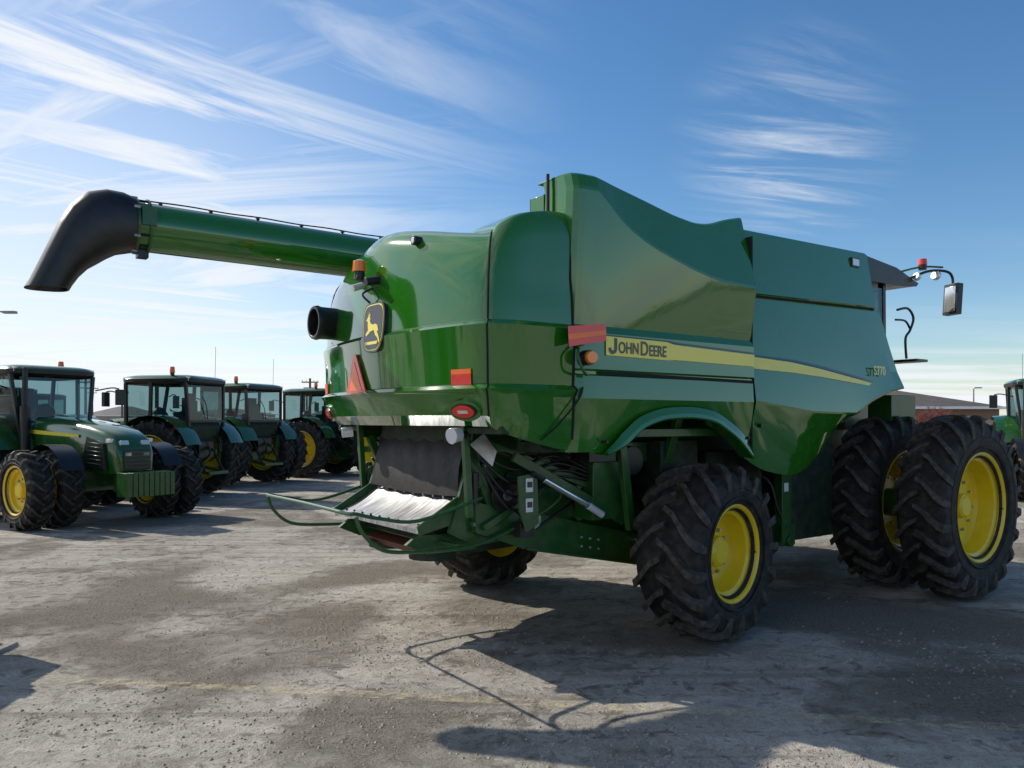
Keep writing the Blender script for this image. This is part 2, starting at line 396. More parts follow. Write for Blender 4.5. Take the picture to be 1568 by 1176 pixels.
mb.cyl((-2.2,-.60,3.33),(-2.42,-.62,3.33),.038,BLK); mb.cyl((-2.42,-.62,3.33),(-2.425,-.62,3.33),.026,LENS)
rows=[]
for r,x in((.15,-2.2),(.155,-2.52),(.165,-2.55),(.155,-2.585),(.13,-2.585),(.12,-2.5),(.115,-2.3),(.001,-2.3)):
    rows.append([(x,1.04+r*math.cos(2*math.pi*i/28),2.84+r*math.sin(2*math.pi*i/28)) for i in range(28)])
mb.grid(rows,BLK,True)
mb.cyl((-2.28,-1.08,1.80),(-2.36,-1.10,1.79),.055,LENS,18,.06); mb.cyl((-2.2,-1.05,1.80),(-2.28,-1.08,1.80),.03,BLK)
mb.cyl((-2.22,.95,1.80),(-2.32,.98,1.79),.05,LENS,18)
mb.add([(-1.70,-1.66,2.60),(-1.36,-1.70,2.64),(-1.35,-1.70,2.51),(-1.69,-1.66,2.45)],[(0,1,2,3)],RED)
mb.add([(-1.70,-1.664,2.54),(-1.36,-1.704,2.59),(-1.355,-1.704,2.555),(-1.695,-1.664,2.50)],[(0,1,2,3)],ORG)
mb.add([(-1.70,-1.65,2.60),(-1.36,-1.69,2.64),(-1.35,-1.69,2.51),(-1.69,-1.65,2.45)],[(0,1,2,3)],BLK)
mb.cyl((-1.48,-1.60,2.38),(-1.48,-1.66,2.38),.058,BLK,20); mb.cyl((-1.48,-1.66,2.38),(-1.49,-1.70,2.38),.053,AMB,20,.045)
mb.tube([(-1.56,-1.62,2.46),(-1.60,-1.66,2.38),(-1.56,-1.67,2.28),(-1.48,-1.62,2.25)],.012,PAINT2)
mb.cyl((-1.60,-1.30,3.5),(-1.60,-1.30,3.83),.014,BLK)
mb.prism([(-1.56,3.5),(-1.56,3.70),(-1.5,3.72),(-1.3,3.72),(-1.3,3.5)],-1.2,-1.02,PAINT)
mb.obj('hood_fittings',comb,bevel=.003)

# core and chassis
mb=MB()
mb.box((.55,0,2.66),(4.2,2.76,1.40),DARKG)
mb.box((.60,0,3.42),(4.2,2.6,.12),DARKG)
mb.prism([(-1.3,1.98),(-1.45,.86),(-.1,.56),(2.0,.56),(3.5,.75),(3.5,1.98)],-.78,.78,PAINT2)
mb.obj('body_core',comb,bevel=.01)
mb=MB()
for s in(-1,1):
    Y=s*.86
    mb.prism([(-2.0,1.02),(-1.50,.84),(-.08,.55),(.35,.55),(.35,.80),(-.1,.82),(-1.3,1.10),(-2.0,1.25)],Y-.03,Y+.03,PAINT2)
    mb.prism([(-1.50,.835),(-.08,.545),(-.08,.56),(-1.50,.85)],Y-.07,Y+.07,PAINT2)
    for X in(-.9,-.8,-.7,-.3,-.2,-.1):
        for dz in(.09,.17): mb.cyl((X,Y+s*.03,.55+(-.08-X)*.2+dz),(X,Y+s*.05,.55+(-.08-X)*.2+dz),.014,BLK if X>-.6 else STEEL,8)
mb.beam((0.0,-1.25,.78),(0.0,1.25,.78),.22,.2,PAINT2); mb.box((0,0,.95),(.3,.5,.3),PAINT2)
mb.cyl((.0,-1.1,.62),(.0,-1.1,.95),.09,PAINT2); mb.cyl((-.05,1.1,.62),(-.1,1.1,.95),.09,PAINT2)
mb.cyl((-.22,-1.0,.8),(-.22,1.0,.8),.025,CHROME); mb.cyl((-.22,-.35,.8),(-.22,.35,.8),.05,BLK)
mb.beam((-.55,-1.15,.95),(-.75,-1.2,1.95),.08,.06,PAINT2)
mb.beam((-.1,-.95,1.0),(-.1,-1.3,1.95),.08,.06,PAINT2)
mb.beam((-1.1,-1.35,1.80),(.5,-1.35,1.80),.05,.07,PAINT2)
mb.box((.05,-1.0,1.45),(.5,.35,.55),DARKG); mb.box((-.7,-.95,1.3),(.45,.25,.5),PAINT2)
mb.box((-.3,-.9,1.62),(.7,.2,.18),PAINT2); mb.cyl((-.45,-1.08,1.55),(-.45,-.8,1.55),.13,BLK,24)
mb.prism([(.45,1.6),(.45,1.0),(.8,.9),(1.3,.9),(1.3,1.6)],-1.15,-.8,DARKG)
mb.box((1.62,-1.18,1.0),(.16,.1,.72),PAINT2); mb.box((1.66,-1.15,.72),(.24,.14,.22),PAINT2); mb.cyl((1.66,-1.2,.66),(1.66,-1.26,.66),.06,PAINT2)
mb.box((1.60,-1.235,1.22),(.07,.01,.09),WHT)
mb.tube([(1.2,-.9,1.45),(1.4,-1.15,1.3),(1.5,-1.2,1.0),(1.62,-1.22,.8)],.014,BLK)
mb.box((2.1,-1.0,1.15),(.8,.4,1.0),DARKG)
mb.cyl((3.45,-2.0,.965),(3.45,2.0,.965),.16,PAINT2,24); mb.box((3.45,0,.98),(.45,1.9,.45),PAINT2)
mb.prism([(3.4,1.7),(3.4,.95),(5.5,.35),(5.7,.9),(4.6,1.55)],-.65,.65,PAINT2)
mb.obj('chassis',comb,bevel=.006)

mb=MB()
mb.prism([(-1.25,1.95),(-1.35,.95),(-1.75,.92),(-1.98,1.25),(-2.02,1.95)],-.74,.74,DARKG)
for s in(-1,1):
    Y=s*.80
    mb.prism([(-2.15,1.18),(-2.05,1.5),(-1.95,1.9),(-1.2,1.9),(-1.0,1.5),(-.8,1.1),(-1.3,.95),(-1.95,.9),(-2.2,1.02)],Y-.02,Y+.02,PAINT2)
    mb.beam((-2.08,s*.86,1.75),(-1.75,s*.86,1.0),.05,.07,PAINT2)
    mb.beam((-1.95,s*.95,1.72),(-.75,s*.98,1.30),.04,.07,PAINT2)
    mb.beam((-1.95,s*.92,1.05),(-.9,s*.92,1.55),.04,.05,PAINT2)
    mb.beam((-1.75,s*1.05,1.62),(-.55,s*1.05,1.02),.04,.08,PAINT2)
    mb.cyl((-1.50,s*1.12,1.43),(-1.02,s*1.12,1.19),.026,CHROME,14); mb.cyl((-1.02,s*1.12,1.19),(-.86,s*1.12,1.10),.032,LENS,14)
    mb.cyl((-1.62,s*1.12,1.49),(-1.50,s*1.12,1.43),.02,BLK,10)
    def pulley(x,z,r,y,mat=BLK):
        mb.cyl((x,s*y,z),(x,s*(y+.02),z),r,mat,28); mb.cyl((x,s*(y+.02),z),(x,s*(y+.045),z),r*.86,mat,28); mb.cyl((x,s*(y+.045),z),(x,s*(y+.065),z),r,mat,28); mb.cyl((x,s*(y+.065),z),(x,s*(y+.08),z),r*.3,STEEL,12)
    pulley(-1.72,1.30,.15,.86); pulley(-1.35,1.52,.09,.86,PAINT2); pulley(-1.45,1.08,.08,.86,STEEL); pulley(-.95,1.35,.12,.86); pulley(-2.02,1.42,.06,.86,PAINT2)
    for a,b in(((-1.72,1.46),(-1.35,1.62)),((-1.62,1.18),(-1.42,1.0)),((-1.35,1.61),(-.93,1.48)),((-1.4,1.0),(-.95,1.22))):
        mb.beam((a[0],s*.895,a[1]),(b[0],s*.895,b[1]),.03,.02,BLK)
    for k in range(5):
        z=1.72-.06*k; mb.tube([(-2.0,s*(.9+.03*k),z),(-1.7,s*(1.0),z-.10-.05*k),(-1.3,s*(.98+.02*k),z-.05),(-.8,s*1.0,z-.25+.03*k),(-.3,s*.9,z-.35)],.012,BLK)
    for X,z in((-1.8,1.68),(-1.55,1.75),(-1.15,1.68),(-1.2,1.02),(-1.6,1.0),(-2.0,1.08),(-1.9,1.55),(-.9,1.05)):
        mb.cyl((X,s*.82,z),(X,s*.87,z),.03,PAINT2,10); mb.cyl((X,s*.87,z),(X,s*.885,z),.018,STEEL,6)
    mb.box((-1.50,s*1.25,1.70),(.5,.3,.08),DARKG); mb.box((-.95,s*1.1,1.66),(.3,.25,.2),BLK)
    mb.beam((-2.15,s*.95,1.9),(-2.1,s*.95,1.15),.05,.05,PAINT2)
    mb.cyl((-2.05,s*.95,1.5),(-2.05,s*.95,1.25),.03,BLK)
    mb.box((-1.95,s*1.2,1.83),(.4,.5,.05),DARKG)
    mb.prism([(-1.74,1.46),(-1.56,1.48),(-1.54,1.08),(-1.66,1.02),(-1.73,1.2)],s*1.10-.008,s*1.10+.008,PAINT2)
    for z in(1.39,1.23):
        mb.box((-1.64,s*1.115,z),(.07,.008,.11),WHT); mb.box((-1.64,s*1.121,z+.005),(.05,.006,.045),DECB)
mb.box((-1.60,-.99,1.02),(.14,.1,.12),BLK)
mb.prism([(-2.12,1.72),(-1.92,1.55),(-1.88,1.66),(-2.0,1.8)],-1.0,-.99,STEEL)
mb.obj('side_machinery',comb,bevel=.004)
mb=MB()
rows=[]
for j in range(9):
    t=j/8; rows.append([(-1.93-.16*math.sin(t*1.8)-.06*max(0,t-.7)+.010*math.sin(i*1.7+j),-.765+1.53*i/20,1.90-.60*t-.06*math.sin(math.pi*i/20)*max(0,t-.6)) for i in range(21)])
mb.grid(rows,RUB)
rows=[]
for j in range(10):
    t=j/9; rows.append([(-2.0-.46*t,-.78+1.56*i/40,1.31-.25*t-.03*math.sin(t*math.pi)+.006*math.sin(i*.45)*t+(.006 if i%10==5 else 0)) for i in range(41)])
mb.grid(rows,STEEL); rows=[[(x,y,z-.012) for x,y,z in r] for r in rows]; mb.grid(rows,STEEL)
mb.beam((-2.465,-.79,1.05),(-2.465,.79,1.05),.012,.035,STEEL)
for s in(-1,1):
    mb.prism([(-2.0,1.37),(-2.48,1.09),(-2.46,1.02),(-2.0,1.12)],s*.795-.008,s*.795+.008,PAINT2)
for i in range(9):
    mb.cyl((-2.07,-.68+.17*i,1.262),(-2.075,-.68+.17*i,1.285),.012,CHROME,6); mb.cyl((-2.40,-.68+.17*i,1.075),(-2.405,-.68+.17*i,1.095),.010,BLK,6)
mb.prism([(-1.3,1.2),(-1.4,.82),(-1.95,.80),(-2.25,.93),(-2.1,1.15)],-.62,.62,DARKG)
mb.prism([(-2.0,.95),(-2.3,.86),(-2.25,.80),(-1.95,.78)],-.5,.5,PRIM)
mb.prism([(-1.9,.98),(-2.4,1.0),(-2.5,.93),(-2.3,.84),(-1.85,.84)],.62,.66,PAINT2)
mb.prism([(-1.9,.98),(-2.4,1.0),(-2.5,.93),(-2.3,.84),(-1.85,.84)],-.66,-.62,PAINT2)
for Y in(-.38,.38):
    mb.cyl((-2.1,Y,.82),(-2.1,Y,.76),.2,DARKG,24)
mb.obj('straw_chopper_tailboard',comb,ang=30)
mb=MB()
mb.tube([(-2.0,-.97,1.30),(-2.55,-.96,1.16),(-2.88,-.95,1.2),(-3.04,-.92,1.24),(-3.08,-.82,1.24),(-3.08,0,1.245),(-3.08,.82,1.24),(-3.04,.92,1.24),(-2.88,.95,1.2),(-2.55,.96,1.16),(-2.0,.97,1.30)],.014,PAINT2,10)
for s in(-1,1):
    mb.tube([(-3.05,s*.94,1.22),(-3.0,s*.95,1.1),(-2.85,s*.95,.97),(-2.6,s*.94,.93),(-2.1,s*.93,.92),(-1.75,s*.94,1.0),(-1.35,s*.96,1.16),(-1.2,s*.98,1.28),(-1.28,s*.96,1.34)],.015,PAINT2,10)
mb.beam((-2.2,-.93,.93),(-2.2,.93,.93),.04,.04,PAINT2)
mb.obj('rear_guard_rail',comb)

# unloading auger
mb=MB()
Y=1.75;H=3.69
mb.cyl((3.0,Y,H-.02),(-4.0,Y,H),.225,PAINT,48)
for X in(-4.0,-3.9): mb.cyl((X,Y,H),(X-.02,Y,H),.255,PAINT2,40)
mb.box((-3.95,Y-.02,H-.24),(.09,.12,.1),BLK); mb.box((-3.93,Y-.24,H+.05),(.12,.05,.16),PAINT2)
mb.tube([(-3.9,Y-.05,H+.235)]+[(-3.9+.35*i,Y-.05,H+.235+(.008 if i%2 else 0)) for i in range(1,9)]+[(-1,Y-.05,H+.235)],.007,BLK)
for i in range(7): mb.box((-3.8+.45*i,Y-.05,H+.228),(.03,.04,.02),BLK)
mb.cyl((3.0,Y,H+.2),(3.0,Y,2.2),.25,PAINT,32); mb.cyl((3.0,Y,H-.02),(3.22,Y,H-.02),.235,PAINT,32)
for a in range(12):
    t=2*math.pi*a/12; mb.cyl((-3.99,Y+.24*math.cos(t),H+.24*math.sin(t)),(-3.90,Y+.24*math.cos(t),H+.24*math.sin(t)),.012,BLK,6)
mb.obj('unloading_auger',comb,ang=40)
mb=MB()
rings=[((-4.02,3.935),(-4.02,3.45),.235),((-4.12,3.97),(-4.09,3.43),.235),((-4.25,3.975),(-4.16,3.41),.232),((-4.40,3.93),(-4.24,3.36),.225),((-4.53,3.80),(-4.32,3.30),.215),((-4.62,3.63),(-4.39,3.25),.205),((-4.73,3.36),(-4.46,3.17),.19),((-4.83,3.12),(-4.51,3.09),.18),((-4.87,3.045),(-4.53,3.05),.18)]
rows=[]
for (tx,tz),(bx,bz),w in rings:
    c=Vector(((tx+bx)/2,Y,(tz+bz)/2)); u=Vector((tx-bx,0,tz-bz))/2; row=[]
    for i in range(28):
        t=2*math.pi*i/28; cs,sn=math.cos(t),math.sin(t)
        row.append(c+u*math.copysign(abs(sn)**.75,sn)+Vector((0,w,0))*math.copysign(abs(cs)**.75,cs))
    rows.append(row)
mb.grid(rows,BLK,True)
mb.grid([rows[-1],[p.lerp(Vector((-4.70,Y,3.05)),.12) for p in rows[-1]],[p.lerp(Vector((-4.55,Y,3.3)),.35) for p in rows[-1]]],BLK,True)
for i in range(0,28,4):
    p=rows[0][i]; mb.cyl(p+Vector((0.02,0,0)),p+Vector((-.03,0,0)),.014,STEEL,6)
mb.obj('auger_spout',comb,ang=50)

# cab, mirror, ladder
mb=MB()
mb.box((3.62,0,1.95),(.9,1.9,.3),PAINT2)
for X in(3.25,4.15):
    for s in(-.88,.88): mb.beam((X,s,2.05),(X-.02,s,3.62),.07,.07,BLK)
mb.box((3.7,-.9,2.85),(.86,.012,1.45),GLASS); mb.box((3.7,.9,2.85),(.86,.012,1.45),GLASS); mb.box((4.2,0,2.85),(.012,1.75,1.45),GLASS)
mb.box((3.6,0,2.5),(.4,.5,.9),BLK)
mb.prism([(3.0,3.62),(3.0,3.84),(3.6,3.90),(4.3,3.84),(4.85,3.70),(4.8,3.66),(4.3,3.62)],-.98,.98,BLK)
for s in(-1,1):
    mb.tube([(4.6,s*.95,3.72),(4.85,s*1.1,3.84),(5.05,s*1.24,3.84),(5.13,s*1.28,3.76),(5.13,s*1.28,3.6)],.018,BLK)
    mb.tube([(4.4,s*.95,3.80),(4.8,s*1.05,3.90),(5.05,s*1.2,3.9)],.014,PAINT2)
    mb.cyl((4.80,s*1.06,3.86),(4.80,s*1.06,3.92),.05,BLK); mb.cyl((4.80,s*1.06,3.92),(4.80,s*1.06,4.0),.055,AMB if s>0 else RED,16,.05)
    mb.cyl((4.93,s*1.15,3.80),(4.98,s*1.16,3.78),.06,LENS); mb.cyl((4.70,s*1.02,3.78),(4.75,s*1.03,3.76),.05,LENS)
    mb.box((5.14,s*1.28,3.48),(.09,.22,.40),BLK,(0,.08,s*.35)); mb.box((5.09,s*1.265,3.48),(.012,.17,.33),CHROME,(0,.08,s*.35))
    mb.box((3.65,s*1.42,2.60),(.25,.4,.03),BLK)
    mb.tube([(3.35,s*1.48,3.17),(3.55,s*1.5,3.2),(3.68,s*1.5,3.1),(3.60,s*1.5,2.95),(3.50,s*1.5,2.85),(3.52,s*1.5,2.62)],.015,BLK)
    mb.tube([(3.35,s*1.46,3.06),(3.55,s*1.47,3.06),(3.66,s*1.47,2.98)],.013,BLK)
    mb.beam((3.3,s*1.3,2.05),(3.75,s*1.35,2.05),.3,.3,PAINT2)
mb.obj('operator_cab',comb,bevel=.008)

# wheels
wr=wheel_mb(.765,.62,.385,17,.24,.062,.062).obj('rear_wheel_right',comb,(0.02,-1.52,.765),(0,R(4),R(9)),ang=30)
wl=inst(wr,'rear_wheel_left',comb,(-.30,1.48,.765),(0,R(11),R(12)),(1,-1,1))
wf=wheel_mb(.985,.50,.545,22,.26,.062,.058).obj('front_wheel_outer_right',comb,(3.47,-2.10,.985),(0,R(5),0),ang=30)
inst(wf,'front_wheel_inner_right',comb,(3.47,-1.33,.985),(0,R(10),0))
inst(wf,'front_wheel_outer_left',comb,(3.47,2.10,.985),(0,R(1),0),(1,-1,1))
inst(wf,'front_wheel_inner_left',comb,(3.47,1.33,.985),(0,R(7),0),(1,-1,1))

# =================================================================== TRACTORS
tw_r=wheel_mb(.97,.48,.57,20,.2,.05,.055); tw_f=wheel_mb(.70,.40,.39,18,.16,.045,.05)
T={}
def tractor(loc,hd,dual_r=True,dual_f=False):
    e=empty('tractor',loc,hd)
    def wh(key,mbx,name,l,flip):
        if key not in T: T[key]=mbx.obj(name,e,l,(0,random.random()*6,0),ang=32); o=T[key]; o.scale=(1,-1 if flip else 1,1)
        else: o=inst(T[key],name,e,l,(0,random.random()*6,0),(1,-1 if flip else 1,1))
    ys=[.98,1.58] if dual_r else [1.02]
    for i,y in enumerate(ys):
        wh('r',tw_r,'rear_wheel_right_%d'%i,(0,-y,.97),False); wh('r',tw_r,'rear_wheel_left_%d'%i,(0,y,.97),True)
    ys=[.92,1.42] if dual_f else [.95]
    for i,y in enumerate(ys):
        wh('f',tw_f,'front_wheel_right_%d'%i,(3.0,-y,.70),False); wh('f',tw_f,'front_wheel_left_%d'%i,(3.0,y,.70),True)
    if 'body' in T:
        for nm,o in T['body']: 
            c=inst(o,nm,e,(0,0,0))
            for m in o.modifiers:
                b=c.modifiers.new('bevel','BEVEL'); b.width=m.width;b.segments=2;b.limit_method='ANGLE';b.angle_limit=R(40)
        return e
    parts=[]
    mb=MB(); rows=[]
    for X,hw,zt,zb in((1.0,.47,2.0,1.10),(1.6,.48,1.98,1.06),(2.4,.47,1.92,1.02),(3.1,.45,1.84,.98),(3.55,.42,1.75,.95),(3.85,.38,1.62,.95),(4.0,.32,1.42,.97),(4.03,.28,1.2,1.0)):
        row=[(X,-hw*.96,zb)]
        for i in range(9):
            t=math.pi*i/8; c,s=math.cos(t),math.sin(t)
            row.append((X,-hw*math.copysign(abs(c)**.4,c),zb+(zt-zb)*(.55+.45*abs(s)**.5)))
        row.append((X,hw*.96,zb)); rows.append(row)
    mb.grid(rows,TRAC); mb.f.append(tuple(range(len(mb.v)-11,len(mb.v)))); mb.m.append(0)
    parts.append(('hood',mb.obj('hood',e,ang=40)))
    mb=MB()
    for s in(-1,1):
        mb.prism([(2.95,1.06),(3.15,1.62),(3.70,1.50),(3.78,1.02)],s*.435-.02,s*.435+.02,BLK)
        for k in range(6): mb.box((3.40,s*.458,1.13+.075*k),(.46,.01,.018),TRAC,(0,.05,0))
        mb.prism([(1.3,1.10),(1.3,1.38),(2.6,1.34),(2.75,1.06)],s*.462-.012,s*.462+.012,DARKG)
        mb.add([(1.05,s*.487,1.66),(2.9,s*.472,1.60),(2.9,s*.472,1.655),(1.05,s*.487,1.74)],[(0,1,2,3)],DECY)
        mb.box((3.93,s*.2,1.50),(.10,.15,.08),LENS,(0,-.4,0)); mb.box((3.78,s*.37,1.55),(.14,.07,.07),LENS)
        mb.box((4.03,s*.17,1.30),(.03,.12,.07),LENS)
    mb.box((4.03,0,1.20),(.03,.50,.36),BLK)
    for k in range(5): mb.box((4.05,0,1.06+.07*k),(.012,.48,.015),TRAC)
    mb.box((1.6,0,.92),(3.6,.5,.42),PAINT2); mb.box((3.9,0,.80),(.5,.46,.35),PAINT2)
    for k in range(9): mb.box((4.33,-.4+.1*k,.78),(.36,.085,.42),PAINT2)
    mb.cyl((0,-1.7,.97),(0,1.7,.97),.1,PAINT2); mb.box((0,0,.98),(.7,.9,.55),PAINT2)
    mb.cyl((3.0,-1.4,.70),(3.0,1.4,.70),.09,PAINT2); mb.box((3.0,0,.72),(.25,1.2,.22),PAINT2)
    for s in(-1,1):
        mb.box((1.35,s*.68,.85),(1.1,.42,.55),PAINT2 if s>0 else BLK)
        for k in range(3): mb.box((.95,s*.98,.5+.28*k),(.4,.22,.03),BLK)
        rr=[]
        for i in range(11):
            t=R(20+14*i); rr.append([(1.08*math.cos(t),s*.62,.97+1.08*math.sin(t)),(1.10*math.cos(t),s*.9,.97+1.10*math.sin(t)),(1.07*math.cos(t),s*1.22,.97+1.07*math.sin(t))])
        mb.grid(rr,TRAC)
        rr=[]
        for i in range(9):
            t=R(25+16*i); rr.append([(3+.76*math.cos(t),s*.75,.72+.76*math.sin(t)),(3+.77*math.cos(t),s*1.15,.72+.77*math.sin(t))])
        mb.grid(rr,BLK)
        mb.box((-.62,s*1.0,1.75),(.05,.22,.10),RED); mb.box((-.65,s*.7,1.3),(.06,.15,.4),PAINT2)
        mb.tube([(.95,s*.85,2.55),(1.05,s*1.15,2.62),(1.08,s*1.3,2.6)],.015,BLK); mb.box((1.08,s*1.32,2.42),(.08,.18,.34),BLK)
        mb.box((1.0,s*.7,2.93),(.08,.16,.09),LENS); mb.box((-.72,s*.7,2.93),(.08,.16,.09),LENS)
        mb.beam((-.35,s*.3,.75),(-1.05,s*.38,.62),.06,.08,PAINT2); mb.cyl((-.5,s*.35,1.45),(-.95,s*.38,.65),.03,BLK)
        mb.tube([(-.6,s*.5,1.5),(-.9,s*.3,1.4),(-.95,s*.2,1.1),(-.7,s*.15,.9)],.02,BLK)
    mb.beam((-.4,0,1.35),(-1.0,0,1.15),.06,.08,PAINT2); mb.box((-.6,0,1.2),(.25,.6,.4),BLK); mb.box((-1.05,0,.62),(.06,.8,.08),PAINT2)
    mb.cyl((1.15,-.62,1.3),(1.15,-.62,2.2),.09,BLK,20); mb.cyl((1.15,-.62,2.2),(1.15,-.62,2.95),.05,BLK,16)
    mb.cyl((-.3,.75,3.02),(-.3,.75,3.08),.05,BLK); mb.cyl((-.3,.75,3.08),(-.3,.75,3.22),.065,ORG,16,.05)
    mb.tube([(-.7,-.4,3.0),(-.72,-.4,3.8)],.006,BLK,5,False)
    parts.append(('running_gear',mb.obj('running_gear',e,bevel=.008)))
    mb=MB()
    mb.prism([(-.62,1.38),(-.72,1.75),(-.6,1.98),(1.05,1.5),(1.05,1.2)],-.60,.60,DARKG)
    mb.box((.0,0,1.75),(.55,.5,.3),BLK); mb.box((-.25,0,2.1),(.14,.45,.65),BLK); mb.box((-.25,0,2.5),(.1,.28,.2),BLK); mb.box((.75,0,1.75),(.16,.4,.5),BLK); mb.cyl((.6,0,2.05),(.52,0,2.1),.2,BLK,20); mb.box((.2,-.55,1.9),(.7,.18,.5),BLK)
    for s in(-1,1):
        pil=[((1.08,s*.62,1.30),(.95,s*.80,2.84)),((.25,s*.84,1.5),(.2,s*.86,2.84)),((-.72,s*.72,1.78),(-.68,s*.78,2.84))]
        for a,b in pil: mb.beam(a,b,.075,.065,BLK)
        mb.beam((-.72,s*.74,1.78),(.3,s*.85,1.5),.05,.06,BLK)
        g=[(1.08,s*.62,1.30),(.25,s*.84,1.32),(-.72,s*.72,1.70),(-.68,s*.77,2.84),(.2,s*.85,2.84),(.95,s*.79,2.84)]
        mb.add(g,[(0,1,4,5),(1,2,3,4)],GLASS)
    mb.add([(1.09,-.62,1.3),(1.09,.62,1.3),(.97,.79,2.84),(.97,-.79,2.84)],[(0,1,2,3)],GLASS)
    mb.add([(-.73,-.7,1.9),(-.73,.7,1.9),(-.69,.77,2.84),(-.69,-.77,2.84)],[(0,1,2,3)],GLASS)
    mb.beam((-.73,-.72,1.9),(-.73,.72,1.9),.06,.06,BLK); mb.tube([(-.76,0,1.95),(-.78,.1,2.3),(-.78,.25,2.5)],.012,BLK)
    rows=[]
    for z,k in((2.80,.97),(2.85,1.03),(2.93,1.04),(2.99,.98),(3.03,.80),(3.04,.0)):
        rows.append([(.14+.96*k*math.copysign(abs(math.cos(t))**.35,math.cos(t)),.86*k*math.copysign(abs(math.sin(t))**.35,math.sin(t)),z) for t in [2*math.pi*i/36 for i in range(36)]])
    mb.grid(rows[:3],BLK,True); mb.grid(rows[2:],TRAC,True)
    parts.append(('cab',mb.obj('cab',e,ang=40,bevel=.006)))
    T['body']=parts
    return e
tractor((-10.16,16.25,0),R(-34),True,True)
tractor((-8.35,19.4,0),R(168),False,False)
tractor((-8.1,23.4,0),R(158),True,False)
tractor((-6.7,27.0,0),R(160),False,False)
tractor((-4.3,27.3,0),R(160),False,False)
tractor((-9.2,6.05,0),R(2),False,False)  # unseen stand-in left of view, added to cast the shadow at lower left
tractor((14.4,20.8,0),R(-115),False,True)
tractor((-17.0,25.5,0),R(165),False,False)
tractor((-19.5,31.5,0),R(165),False,False)

# =================================================================== GROUND
def ground_mat():
    m,nt,b=newmat('dusty_pavement')
    L=nt.links.new
    g=N(nt,'ShaderNodeNewGeometry')
    def noise(scale,det=4,dist=0,rough=.55,vec=None):
        n=N(nt,'ShaderNodeTexNoise'); n.inputs['Scale'].default_value=scale;n.inputs['Detail'].default_value=det;n.inputs['Distortion'].default_value=dist;n.inputs['Roughness'].default_value=rough
        L(vec or g.outputs['Position'],n.inputs['Vector']); return n.outputs['Fac']
    def mr(x,a,b_,c=0,d=1):
        n=N(nt,'ShaderNodeMapRange'); n.inputs[1].default_value=a;n.inputs[2].default_value=b_;n.inputs[3].default_value=c;n.inputs[4].default_value=d; L(x,n.inputs[0]); return n.outputs[0]
    def mix(f,a,b_,mode='MIX'):
        n=N(nt,'ShaderNodeMixRGB',blend_type=mode)
        if isinstance(f,float): n.inputs[0].default_value=f
        else: L(f,n.inputs[0])
        for i,x in((1,a),(2,b_)):
            if isinstance(x,tuple): n.inputs[i].default_value=(*x,1)
            else: L(x,n.inputs[i])
        return n.outputs[0]
    def math_(op,a,b_):
        n=N(nt,'ShaderNodeMath',operation=op)
        for i,x in((0,a),(1,b_)):
            if isinstance(x,(int,float)): n.inputs[i].default_value=x
            else: L(x,n.inputs[i])
        return n.outputs[0]
    fine=noise(42,4,0,.8); med=noise(5,8,.5,.78)
    col=mix(mr(noise(.7,8,.8,.75),.40,.60),(.38,.345,.295),(.57,.525,.46))
    col=mix(mr(med,.42,.58,0,.75),col,(.60,.56,.495))
    col=mix(mr(med,.50,.40,0,.55),col,(.27,.24,.20))
    def track(rot,sy,seedz,lo,hi,amt,c):
        mp=N(nt,'ShaderNodeMapping'); mp.inputs['Rotation'].default_value=(0,0,R(rot)); mp.inputs['Scale'].default_value=(.13,sy,1); mp.inputs['Location'].default_value=(seedz,seedz,0); L(g.outputs['Position'],mp.inputs[0])
        t=noise(1.0,5,.5,.6,mp.outputs[0]); t=math_('ADD',t,math_('MULTIPLY',math_('SUBTRACT',med,.5),.9))
        return mix(mr(t,lo,hi,0,amt),col,c)
    col=track(-32,2.0,0,.55,.66,.6,(.22,.195,.16))
    col=track(-24,4.5,5,.56,.66,.6,(.20,.18,.15))
    col=track(40,3.0,9,.58,.68,.5,(.23,.205,.17))
    p=math_('ADD',noise(.42,2,.6),math_('MULTIPLY',med,.8))
    soil=mr(p,.89,1.02)
    soilc=mix(mr(fine,.40,.60),(.10,.084,.064),(.44,.39,.315))
    col=mix(math_('MULTIPLY',soil,.85),col,soilc)
    col=mix(mr(fine,.52,.66,0,.6),col,(.20,.178,.15))
    col=mix(mr(noise(130,1,0,.7),.58,.68,0,.45),col,(.74,.69,.62))
    L(col,b.inputs['Base Color'])
    b.inputs['Roughness'].default_value=1.0; b.inputs['Specular IOR Level'].default_value=.05
    h=math_('ADD',math_('MULTIPLY',fine,math_('ADD',math_('MULTIPLY',soil,1.4),.6)),math_('MULTIPLY',med,2.0))
    bp=N(nt,'ShaderNodeBump'); bp.inputs['Strength'].default_value=.9; bp.inputs['Distance'].default_value=.035
    L(h,bp.inputs['Height']); L(bp.outputs[0],b.inputs['Normal'])
    return m
mb=MB(); S=3000; mb.add([(-S,-S,0),(S,-S,0),(S,S,0),(-S,S,0)],[(0,1,2,3)],ground_mat()); mb.obj('ground')
m,nt,b=newmat('worn_yellow_paint')
g=N(nt,'ShaderNodeNewGeometry'); nz=N(nt,'ShaderNodeTexNoise'); nz.inputs['Scale'].default_value=11; nz.inputs['Detail'].default_value=6; nz.inputs['Roughness'].default_value=.75
nt.links.new(g.outputs['Position'],nz.inputs['Vector'])
mr=N(nt,'ShaderNodeMapRange'); mr.inputs[1].default_value=.44; mr.inputs[2].default_value=.62; mr.inputs[4].default_value=.42; nt.links.new(nz.outputs['Fac'],mr.inputs[0])
tr=N(nt,'ShaderNodeBsdfTransparent'); mx=N(nt,'ShaderNodeMixShader')
b.inputs['Base Color'].default_value=(.70,.62,.38,1); b.inputs['Roughness'].default_value=.9
